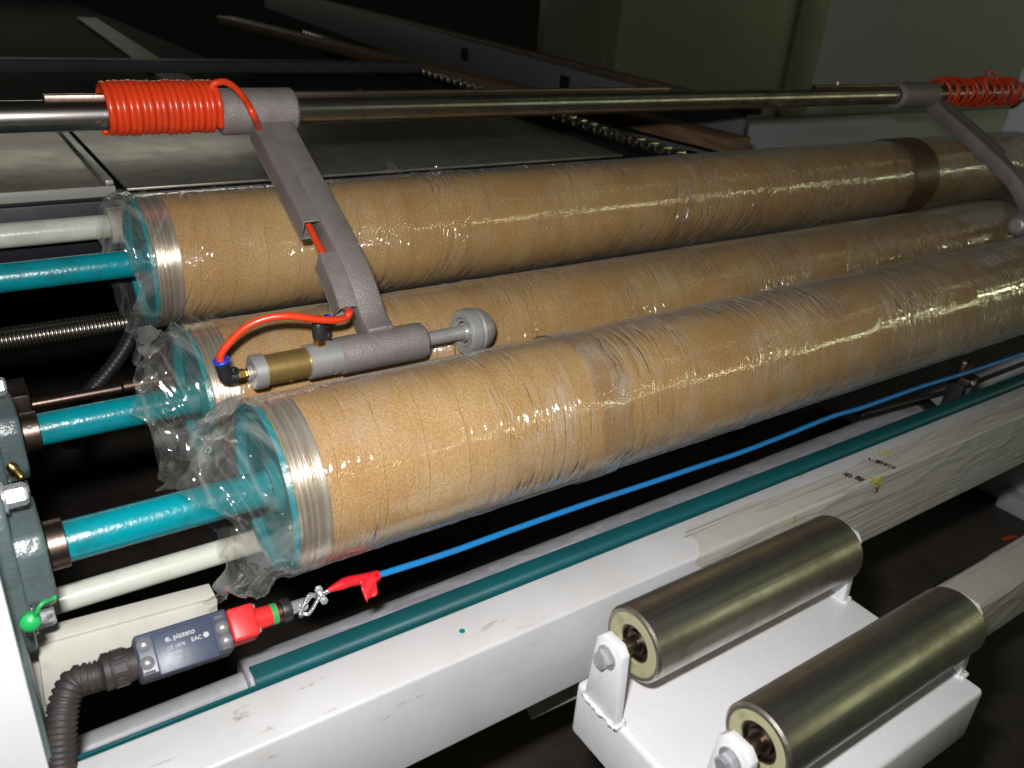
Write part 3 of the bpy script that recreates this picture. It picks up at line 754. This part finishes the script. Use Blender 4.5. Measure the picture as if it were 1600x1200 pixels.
text_mesh('染', .015, on_top(1313, 741), on_top(1330, 748)-on_top(1311, 738), on_top(1316, 728)-on_top(1311, 738), M['print_black'], bf)
text_mesh('整', .015, on_top(1331, 747), on_top(1330, 748)-on_top(1311, 738), on_top(1316, 728)-on_top(1311, 738), M['print_black'], bf)
text_mesh('L-彩虹E', .0125, on_top(1355, 719), on_top(1388, 727)-on_top(1357, 716), on_top(1360, 706)-on_top(1355, 717), M['print_black'], bf, bold=.0002)
text_mesh('C', .024, on_top(1397, 709), on_top(1383, 700)-on_top(1397, 711), on_top(1383, 712)-on_top(1390, 704), M['print_yellow'], bf, bold=.0004)
text_mesh('次', .019, on_top(1360, 756), on_top(1388, 752)-on_top(1352, 748), on_top(1356, 735)-on_top(1352, 750), M['print_yellow'], bf, bold=.0004)
fp = lambda u, v: P(u, v, y=YB0-.0055)
text_mesh('x', .022, fp(1364, 775), fp(1374, 771)-fp(1364, 775), (0, 0, 1), M['print_black'], bf)
text_mesh('次', .022, fp(1364, 765), fp(1374, 761)-fp(1364, 765), (0, 0, 1), M['print_yellow'], bf)
text_mesh('2', .016, fp(1236, 820), fp(1246, 815)-fp(1236, 820), (0, 0, 1), M['print_yellow'], bf)

# ================================================================== roller stand, lower right
rs = thing('roller_stand', (.66, .36, H-.78), 'white steel stand carrying two brushed steel rollers on brackets', 'roller stand')
ZS = H-.678
SX0, SX1, SY0, SY1 = .466, .858, .236, .478
box('base_box', (SX0, SY0, ZS-.075), (SX1, SY1, ZS), M['white_b'], rs, .007, 4)
box('mount_arm', (.56, .42, ZS-.22), (.76, .56, ZS-.0755), M['white_b'], rs, .004)
R1 = (.434, H-.603); R2 = (.286, H-.606)
def pair(cy, cz, x0, x1, r):
    ro = lathe('roller', (x0, cy, cz), (1, 0, 0), [(0, r-.006), (0, r-.0025), (.002, r), (x1-x0-.002, r), (x1-x0, r-.0025), (x1-x0, r-.006)], M['roller'], rs, 72, False)
    for xe, s in ((x0, 1), (x1, -1)):
        lathe('end_cap', (xe+s*.0008, cy, cz), (s, 0, 0), [(.012, .019), (.001, .0205), (0, .0215), (0, r-.004), (.0025, r-.002)], M['ivory'], ro, 64, False)
        lathe('bearing', (xe+s*.004, cy, cz), (s, 0, 0), [(0, .009), (0, .0125), (.004, .014), (.004, .0175), (0, .0185), (0, .0203)], M['bearing'], ro, 48, False)
    for xe, s in ((x0-.033, 1), (x1+.014, -1)):
        xb = xe if s > 0 else xe
        pl = [(cy-.0245, ZS-.002), (cy+.0245, ZS-.002), (cy+.019, cz+.012), (cy+.011, cz+.021), (cy-.011, cz+.021), (cy-.019, cz+.012)]
        br = extrude('bracket', pl, xb, xb+.011, M['white_b'], rs, 0, .0012, 2)
        bolt_x = xb if s > 0 else xb+.011
        hexbolt((bolt_x, cy, cz), (-s, 0, 0), .0165, .011, M['steel'], br)
        xi = xb+.0112 if s > 0 else xb-.0002
        rod('axle', (xi, cy, cz), (xi+s*.028, cy, cz), .0085, M['rust'], br, 24)
        # weld bead along the foot
        wb = []
        rng = random.Random(int(xe*1000)+int(cy*1000))
        for side, xx in ((0, xb-.001), (1, xb+.012)):
            pth = [Vector((xx+rng.uniform(-.0008, .0008), cy-.026+.052*k/14, ZS+.0008+rng.uniform(-.0006, .0006))) for k in range(15)]
            wb.append(tube_data(pth, [.0026+rng.uniform(-.0007, .0009) for _ in pth], 8))
        wb.append(tube_data([Vector((xb-.001+.013*k/4, cy-.0262, ZS+.0008)) for k in range(5)], [.0032, .0026, .003, .0026, .003], 8))
        V, F = join_data(wb); _fix('weld', V, F, M['white_b'], br, True, None)
    return ro
pair(R1[0], R1[1], .494, .824, .0405)
pair(R2[0], R2[1], .512, .834, .0380)

# second beam farther down, behind the stand
zb2 = H-.84
sb = thing('lower_beam', (1.4, .43, zb2-.1), 'dull film covered lower beam joined to the white roller stand', 'beam')
box('beam', (.80, .388, zb2-.10), (2.648, .452, zb2), M['cream'], sb, .004)
xs = np.linspace(.88, 2.2, 120); ss = np.linspace(0, .15, 30); X, S = np.meshgrid(xs, ss, indexing='ij')
off = .002+.003*ridge(X*4, S*24+X*4, 71)**6+.0008*vnoise(X*20, S*30, 72)
y = np.where(S < .062, .452-S, .388-.003); z = np.where(S < .062, zb2+off, zb2-(S-.064)); y = np.where(S < .062, y, .388-off)
V = np.stack([X, y, z], -1).reshape(-1, 3); F = [(i*30+j, (i+1)*30+j, (i+1)*30+j+1, i*30+j+1) for i in range(119) for j in range(29)]
_fix('film_cover', V, F, M['beam_film'], sb, True, 60)

# ================================================================== limit switch, bracket, conduit, pull rope
pl = thing('switch_bracket', P(75, 1010, y=.70), 'cream angle bracket behind the dark blue rope switch', 'bracket')
pa = P(78, 1008, y=.705); pb = P(340, 937, y=.705)
dx = (pb-pa).normalized()
Mb = orient(pa, dx)
Lb = (pb-pa).length
box('plate', (-.01, 0, -.075), (Lb, .006, 0), M['cream'], pl, .0012, 2, Mb)
box('lip', (-.01, .0062, -.006), (Lb, .03, 0), M['cream'], pl, .0012, 2, Mb)

sw = thing('rope_switch', P(280, 1010, rho=.87), 'dark blue grey rope pull switch with red head, by the cream bracket', 'switch')
tl, tr2, bl, br_ = P(222, 1004, rho=.855), P(346, 965, rho=.855), P(222, 1062, rho=.85), P(352, 1027, rho=.85)
ux = (tr2-tl).normalized()
up_face = (tl-bl); up_face = (up_face-ux*up_face.dot(ux)).normalized()
ny = ux.cross(up_face)                                     # out of the front face (towards the viewer)
if ny.y > 0: ny = -ny
Ls = .0835; Hs = .040; Ds = .038
org = bl
Ms = Matrix(((ux.x, up_face.x, ny.x, org.x), (ux.y, up_face.y, ny.y, org.y), (ux.z, up_face.z, ny.z, org.z), (0, 0, 0, 1)))
swb = box('switch_body', (0, 0, -Ds), (Ls, Hs, -.0035), M['switch_top'], sw, .0035, 3, Ms)
box('cover_plate', (0.0006, 0.0006, -.0034), (Ls-.0006, Hs-.0006, 0), M['switch'], sw, .0022, 3, Ms)
pan = box('raised_panel', (.015, -.0022, -.004), (Ls-.0155, Hs-.004, .0022), M['switch'], sw, .0016, 2, Ms)
def screw(lx, ly, r=.0042):
    p = Ms @ Vector((lx, ly, 0)); n_ = (Ms.to_3x3() @ Vector((0, 0, 1)))
    s = lathe('screw', p, n_, [(0, r), (.0008, r), (.0022, r*.75), (.0027, r*.3), (.0016, .0002)], M['steel'], sw, 20, True, 40)
    ring('screw_recess', p-n_*.0002, n_, r*1.5, r*1.02, .0008, M['switch_top'], s, 24, .0002)
screw(.0075, .029); screw(.0072, .0125); screw(Ls-.0075, .0225); screw(Ls-.0072, .010)
for (a, b, c_, d_) in ((Ls-.0125, .031, Ls-.003, .0355), (.003, .0015, .0125, .0052), (Ls-.0125, .0015, Ls-.003, .0055)):
    box('mounting_slot', (a, b, -.002), (c_, d_, .0008), M['switch_top'], sw, .0012, 3, Ms)
fz = .0025
lp = lambda x, y: Ms @ Vector((x, y, fz))
X3 = Ms.to_3x3() @ Vector((1, 0, 0)); Y3 = Ms.to_3x3() @ Vector((0, 1, 0))
text_mesh('e.', .0080, lp(.0255, .0235), X3, Y3, M['print_white'], pan, bold=.0002)
text_mesh('pizzato', .0068, lp(.0325, .0240), X3, Y3, M['print_white'], pan, bold=.00012)
text_mesh('CE 1878', .0046, lp(.0255, .0165), X3, Y3, M['print_white'], pan)
text_mesh('EAC', .0052, lp(.0470, .0172), X3, Y3, M['print_white'], pan, bold=.0001)
text_mesh('FD 1878', .0034, lp(.0255, .0115), X3, Y3, M['print_white'], pan)
text_mesh('250V 6A', .0030, lp(.0255, .0075), X3, Y3, M['print_white'], pan)
V, F = lathe_data(lp(.0605, .0205), Ms.to_3x3() @ Vector((0, 0, 1)), [(-.0004, .0026), (.0001, .0026)], 20); _fix('approval_mark', V, F, M['print_white'], pan, True, 30)
# red head and its plunger
hd = box('switch_head', (Ls+.0002, .006, -.034), (Ls+.026, .038, -.002), M['red'], sw, .003, 3, Ms)
for (ly, lz) in ((.034, -.006), (.010, -.006), (.034, -.030)):
    p = Ms @ Vector((Ls+.0258, ly, lz)); lathe('head_screw', p, X3, [(0, .0026), (.001, .0026), (.0018, .0015)], M['steel'], hd, 14)
c0 = Vector((Ls+.026, .0225, -.017)); A = lambda d: Ms @ (c0+Vector((d, 0, 0)))
lathe('plunger', A(-.001), X3, [(0, .0105), (.001, .0112), (.019, .0100), (.027, .0098)], M['red'], sw, 36)
lathe('green_ring', A(.0165), X3, [(0, .0100), (.0002, .0106), (.0050, .0106), (.0052, .0100)], M['green'], sw, 36, False)
lathe('brown_ring', A(.0225), X3, [(0, .0099), (.0002, .0104), (.0035, .0104), (.0037, .0098)], M['rust'], sw, 36, False)
lathe('black_ring', A(.0265), X3, [(0, .0085), (.0003, .0118), (.0015, .0122), (.0085, .0120), (.0095, .0112), (.0095, .005)], M['black'], sw, 36, False)
lathe('eye_bolt', A(.035), X3, [(0, .0068), (.016, .0068), (.018, .0058), (.018, .001)], M['steel'], sw, 28)
# gland on the left
c1_ = Vector((0, .0195, -.019)); G = lambda d: Ms @ (c1_+Vector((-d, 0, 0)))
gl = lathe('cable_gland', G(.0), -X3, [(0, .0148), (.006, .0148), (.0065, .0162), (.021, .0162), (.022, .0170), (.027, .0170), (.028, .0150), (.030, .0125)], M['black_rub'], sw, 44)
for k in range(8):
    a = k*PI/4+.2
    u_ = Ms.to_3x3() @ Vector((0, math.cos(a), math.sin(a))); tg = Ms.to_3x3() @ Vector((0, -math.sin(a), math.cos(a)))
    m4 = Matrix(((-X3.x, tg.x, u_.x, G(0).x), (-X3.y, tg.y, u_.y, G(0).y), (-X3.z, tg.z, u_.z, G(0).z), (0, 0, 0, 1)))
    box('gland_rib', (.008, -.0042, .0155), (.020, .0042, .0172), M['black_rub'], gl, .0006, 1, m4)
# conduit
g0 = G(.025); g1 = G(.036)
pth = catmull([g0, g1, P(118, 1064, rho=.874), P(104, 1086, rho=.872), P(98, 1112, rho=.872), P(95, 1145, rho=.874), P(94, 1200, rho=.88), P(95, 1330, rho=.90)], 40)
# resample evenly
pts = [pth[0]]; acc = 0; step = .00165
for a, b in zip(pth[:-1], pth[1:]):
    d = (b-a).length; acc += d
    while acc >= step:
        acc -= step; pts.append(b.lerp(a, acc/max(d, 1e-9)))
rad = [(.0108, .0131, .0134)[i % 3] for i in range(len(pts))]
tag(tube('corrugated_conduit', pts, rad, M['black_rub'], None, 26), 'dusty black corrugated conduit curving down from the rope switch', 'conduit')
# pull rope
pr_ = thing('pull_rope', P(900, 795, rho=.885), 'bright blue emergency pull rope with red tape and wire loop at its end', 'rope')
rp = [P(545, 912, rho=.872), P(590, 899, rho=.875), P(700, 864, rho=.88), P(800, 828, rho=.885), P(905, 791, rho=.885), P(1020, 753, rho=.885), P(1100, 726, rho=.885), P(1160, 706, rho=.885), P(1230, 679, rho=.887), P(1300, 651, rho=.888), P(1350, 636, rho=.888), P(1440, 604, rho=.888), P(1515, 581, rho=.89), P(1600, 552, rho=.893), P(1750, 500, rho=.90)]
tube('blue_rope', catmull(rp, 8), .0037, M['blue_rope'], pr_, 14)
tp_ = catmull([P(512, 923, rho=.869), P(530, 915, rho=.870), P(545, 909, rho=.872), P(570, 904, rho=.8735), P(591, 899, rho=.875)], 6)
tube('red_tape', tp_, [.0022+.0036*min(1, i/8) for i in range(len(tp_))], M['tape'], pr_, 14)
# hanging tape flap
A0, A1, A2, A3 = P(560, 905, rho=.868), P(590, 897, rho=.869), P(589, 928, rho=.868), P(572, 941, rho=.866)
V = []; F = []
n = 9
for i in range(n):
    for j in range(n):
        a = A0.lerp(A1, i/8); b = A3.lerp(A2, i/8); q = a.lerp(b, j/8)
        w = .0018*math.sin(j*1.1+i*.8)
        V.append(tuple(q+Vector((0, -1, .3))*w))
for i in range(n-1):
    for j in range(n-1): F.append((i*n+j, (i+1)*n+j, (i+1)*n+j+1, i*n+j+1))
fo = _fix('tape_flap', V, F, M['tape'], pr_, True, None)
md = fo.modifiers.new('thickness', 'SOLIDIFY'); md.thickness = .0006
# wire loop: eye -> thimble -> clamp
ey = A(.046)
cl_ = P(500, 929, rho=.869)
ea = ey+Vector((0, -.0068, .002)); 
l1 = catmull([ea, ey.lerp(cl_, .35)+Vector((-.0, -.006, .012)), cl_.lerp(ey, .25)+Vector((0, -.002, .004)), cl_, P(516, 921, rho=.869)], 8)
l2 = catmull([ey+Vector((.0, .004, -.007)), ey.lerp(cl_, .25)+Vector((.0, -.004, -.012)), cl_.lerp(ey, .45)+Vector((0, -.003, -.010)), cl_+Vector((0, -.001, -.001)), P(514, 924, rho=.869)], 8)
tube('wire_strand', l1, .0021, M['wire'], pr_, 10); tube('wire_strand', l2, .0021, M['wire'], pr_, 10)
tube('wire_loop', catmull([ea, ey+Vector((-.003, -.009, -.002)), ey+Vector((-.001, -.006, -.008)), ey+Vector((0, .004, -.007))], 6), .0021, M['wire'], pr_, 10)
tube('thimble', [l1[3], l1[10], l1[16]], .0029, M['steel'], pr_, 10)
rd_ = (P(516, 921, rho=.869)-ey).normalized(); sd = rd_.cross(Vector((0, -.7, .7))).normalized()
cl = box('wire_clamp', (-.0025, -.0085, -.004), (.0025, .0085, .004), M['steel'], pr_, .001, 2, orient(cl_, rd_, sd))
for s in (-1, 1):
    p = cl_+sd*.0062*s
    lathe('clamp_nut', p-rd_.cross(sd)*.0045*0 + Vector((0, -.003, .002)), Vector((-.2, -1, .6)), [(0, .0042), (.0028, .0042), (.003, .002), (.0055, .0019)], M['steel'], cl, 6, True, 20)
# rope guide near the far end
rg = thing('rope_guide', P(1515, 600, rho=.90), 'small browned clip carrying the blue rope near the pipe end', 'clip')
pg = P(1516, 583, rho=.90)
box('clip_plate', (pg.x-.02, pg.y-.012, pg.z-.022), (pg.x+.02, pg.y+.02, pg.z-.0065), M['rust'], rg, .002)
box('clip_jaw', (pg.x-.018, pg.y+.006, pg.z-.006), (pg.x+.018, pg.y+.018, pg.z+.016), M['rust'], rg, .002)
box('clip_post', (pg.x-.010, pg.y-.002, a0.z+(a1.z-a0.z)*1.0+.01), (pg.x+.006, pg.y+.03, pg.z-.0225), M['black'], rg, .002)
hexbolt((pg.x-.006, pg.y-.012, pg.z-.014), (0, -1, 0), .008, .005, M['steel'], rg, False); hexbolt((pg.x-.008, pg.y+.012, pg.z+.016), (0, 0, 1), .007, .004, M['steel'], rg, False)
bc = catmull([P(1345, 648, rho=.96), P(1440, 623, rho=.96), P(1505, 605, rho=.955), P(1560, 583, rho=.955), P(1700, 530, rho=.96)], 8)  # thin black tube that follows the rope a little below it
tag(tube('black_line', bc, .005, M['black'], None, 10), 'thin black line running just below the blue rope', 'cable')

# ================================================================== right side frame, behind
rfm = thing('machine_frame', (2.75, .9, 0), 'white side frame panel standing on the floor at the far roller ends', 'frame')
box('panel', (2.65, .62, 0), (2.70, 1.62, H-.62), M['white'], rfm, .004)
box('foot', (2.60, .55, 0), (2.74, .90, .06), M['white'], rfm, .004)
box('upright', (2.705, .95, 0), (2.80, 1.30, H-.15), M['white'], rfm, .004)
tag(box('orange_scrap', (0, -.006, 0), (.055, .006, .004), M['scrap'], None, .001, 1, orient(P(1566, 843, z=-H+.001), (1, -.25, 0))), 'tiny orange scrap lying on the dark floor', 'scrap')

# ================================================================== background machine
zs = H-.37
tb = thing('sheet_table', (.8, 1.6, zs-.1), 'oily sheet metal table behind the rollers with a dark navy front beam', 'table')
box('navy_beam', (-1.2, 1.46, zs-.13), (1.62, 1.53, zs-.010), M['navy'], tb, .004)
xe = P(176, 281, y=1.5).x
box('sheet', (xe+.02, 1.50, zs-.008), (1.40, 2.02, zs-.0035), M['sheet'], tb, .001)
sh2 = box('sheet', (-1.2, 1.49, zs-.0), (xe, 2.02, zs+.006), M['sheet'], tb, .001)
box('sheet_lip', (-1.2, 1.484, zs-.012), (xe, 1.4898, zs+.0062), M['sheet_edge'], sh2, .0008)
box('side_lip', (xe-.012, 1.495, zs+.0062), (xe, 2.02, zs+.013), M['sheet_edge'], sh2, .0008)
tag(box('cross_member', (-1.2, 2.48, H-.315), (1.35, 2.54, H-.285), paint('dim_grey_paint', lin((52, 50, 58)), .6, lin((34, 32, 34)), .5, 5, spec=.2), None, .003), 'thin grey cross member in the dark machine behind the coil', 'cross member')
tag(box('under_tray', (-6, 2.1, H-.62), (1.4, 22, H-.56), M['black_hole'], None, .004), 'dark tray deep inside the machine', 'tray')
def skewed(name, pa, pb, w, h, mat, parent=None, bev=.003, off=0):
    d = (pb-pa); Mx = orient(pa, d); return box(name, (0, off, -h), (d.length, off+w, 0), mat, parent, bev, 2, Mx)
# strip running away, upper left
s0, s1 = P(283, 145, z=-.345), P(160, 56, z=-.345)
s2 = s0+(s1-s0)*1.6
tag(skewed('support_strip', s0-(s1-s0)*.1, s2, .085, .02, M['strip'], None, .002, -.085), 'greyish flat strip running back into the machine from the coil', 'strip')
# chain and its rail
k0, k1 = P(1085, 252, z=-.345), P(545, 73, z=-.345)
cd = (k1-k0).normalized(); CL = (k1-k0).length*1.35
ch = thing('transport_chain', k0, 'dark link chain in its rail running back beside the wooden plank', 'chain')
Mc = orient(k0-cd*.12, cd)
box('chain_rail', (0, -.03, -.06), (CL, .035, -.02), M['black_hole'], ch, .002, 2, Mc)
lk = box_data((-.014, -.011, -.019), (.014, .011, 0), .003, 2)
lme = None
for i in range(int(CL/.05)):
    q = Mc @ Vector((.03+i*.05, 0, 0))
    if lme is None:
        o = box('link', (-.015, -.016, -.020), (.015, .016, .004), M['screw'], ch, .004, 2); lme = o.data
        o.location = q-WL[ch.name]
    else:
        o = bpy.data.objects.new('link', lme); COL.objects.link(o); o.parent = ch; o.location = q-WL[ch.name]
    o.rotation_euler = (0, 0, math.atan2(cd.y, cd.x))
# plank beside chain
w0, w1 = P(1174, 214, z=-.325), P(1015, 177, z=-.325)
wd = (w1-w0).normalized()
tag(skewed('wooden_plank', w0, w0+wd*3.4, .085, .035, M['wood'], None, .003, .0), 'brown wooden plank ending beside the white wall', 'plank')
# rail with brown top
r0, r1 = P(1062, 139, z=-.27), P(768, 66, z=-.27)
rd2 = (r1-r0).normalized()
gr = thing('side_rail', r0, 'grey side rail with a brown wooden cap running back from the bar', 'rail')
skewed('rail_panel', r0-rd2*.3+Vector((0, 0, -.022)), r0+rd2*r0+rd2*4, .02, .16, M['rail'], gr, .002, 0)
skewed('wooden_cap', r0-rd2*.3, r0+rd2*4, .05, .0215, M['wood_grey'], gr, .002, -.045)
for (u, v) in ((868, 128), (705, 82)):
    q = P(u, v, z=-.335)
    dd = (q-r0).dot(rd2); qq = r0+rd2*dd
    Mq = orient(qq+Vector((0, 0, -.075)), rd2)
    box('rail_plate', (-.03, .0201, -.02), (.03, .026, .03), M['black_hole'], gr, .001, 1, Mq)
# cabinet and low panel
cb = thing('cabinet', (2.2, 2.5, 0), 'olive grey metal cabinet standing left of the white wall', 'cabinet')
xl = P(963, 80, y=2.45).x; xm = P(1231, 100, y=2.45).x
box('door', (xl, 2.452, .05), (xm-.004, 2.50, 2.6), M['olive'], cb, .004); box('post', (xm, 2.440, .05), (wx-.004, 2.52, 2.6), M['olive'], cb, .004)
box('carcass', (xl, 2.5205, .05), (wx-.004, 2.9, 2.6), M['olive'], cb, .004)
lp0 = P(1065, 200, y=1.78); 
tag(box('low_guard', (2.06, 1.78, .0), (4.4, 1.82, P(1250, 184, y=1.78).z), M['wall'], None, .004), 'low white guard panel just behind the back roller', 'panel')
for i, (u0, u1) in enumerate(((879, 908), (911, 934))):
    a = P(u0, 92, y=4.6); b = P(u1, 98, y=4.6)
    T = tag(box('wooden_crate', (a.x, 4.6, a.z-.04), (b.x, 4.9, a.z+.35), M['wood'], None, .006), ('pale wooden block standing behind the rail, away from the cabinet', 'pale wooden block standing behind the rail, next to the cabinet')[i], 'block')
tag(box('block_shelf', (2.6, 4.55, .8), (xl+1.6, 5.0, P(879, 92, y=4.6).z-.0402), M['black_hole'], None, .004), 'dark shelf under the pale wooden blocks', 'shelf')
# small scrap plate low in front of the beam, by the stand
box('offcut', (0, 0, 0), (.16, .09, .004), M['cream'], None, .001, 1, orient(P(830, 1125, z=-.95), (1, -.2, .25), (.2, -.5, 1)))
tag(bpy.data.objects['offcut'], 'greyish sheet offcut leaning under the white cross beam', 'offcut')
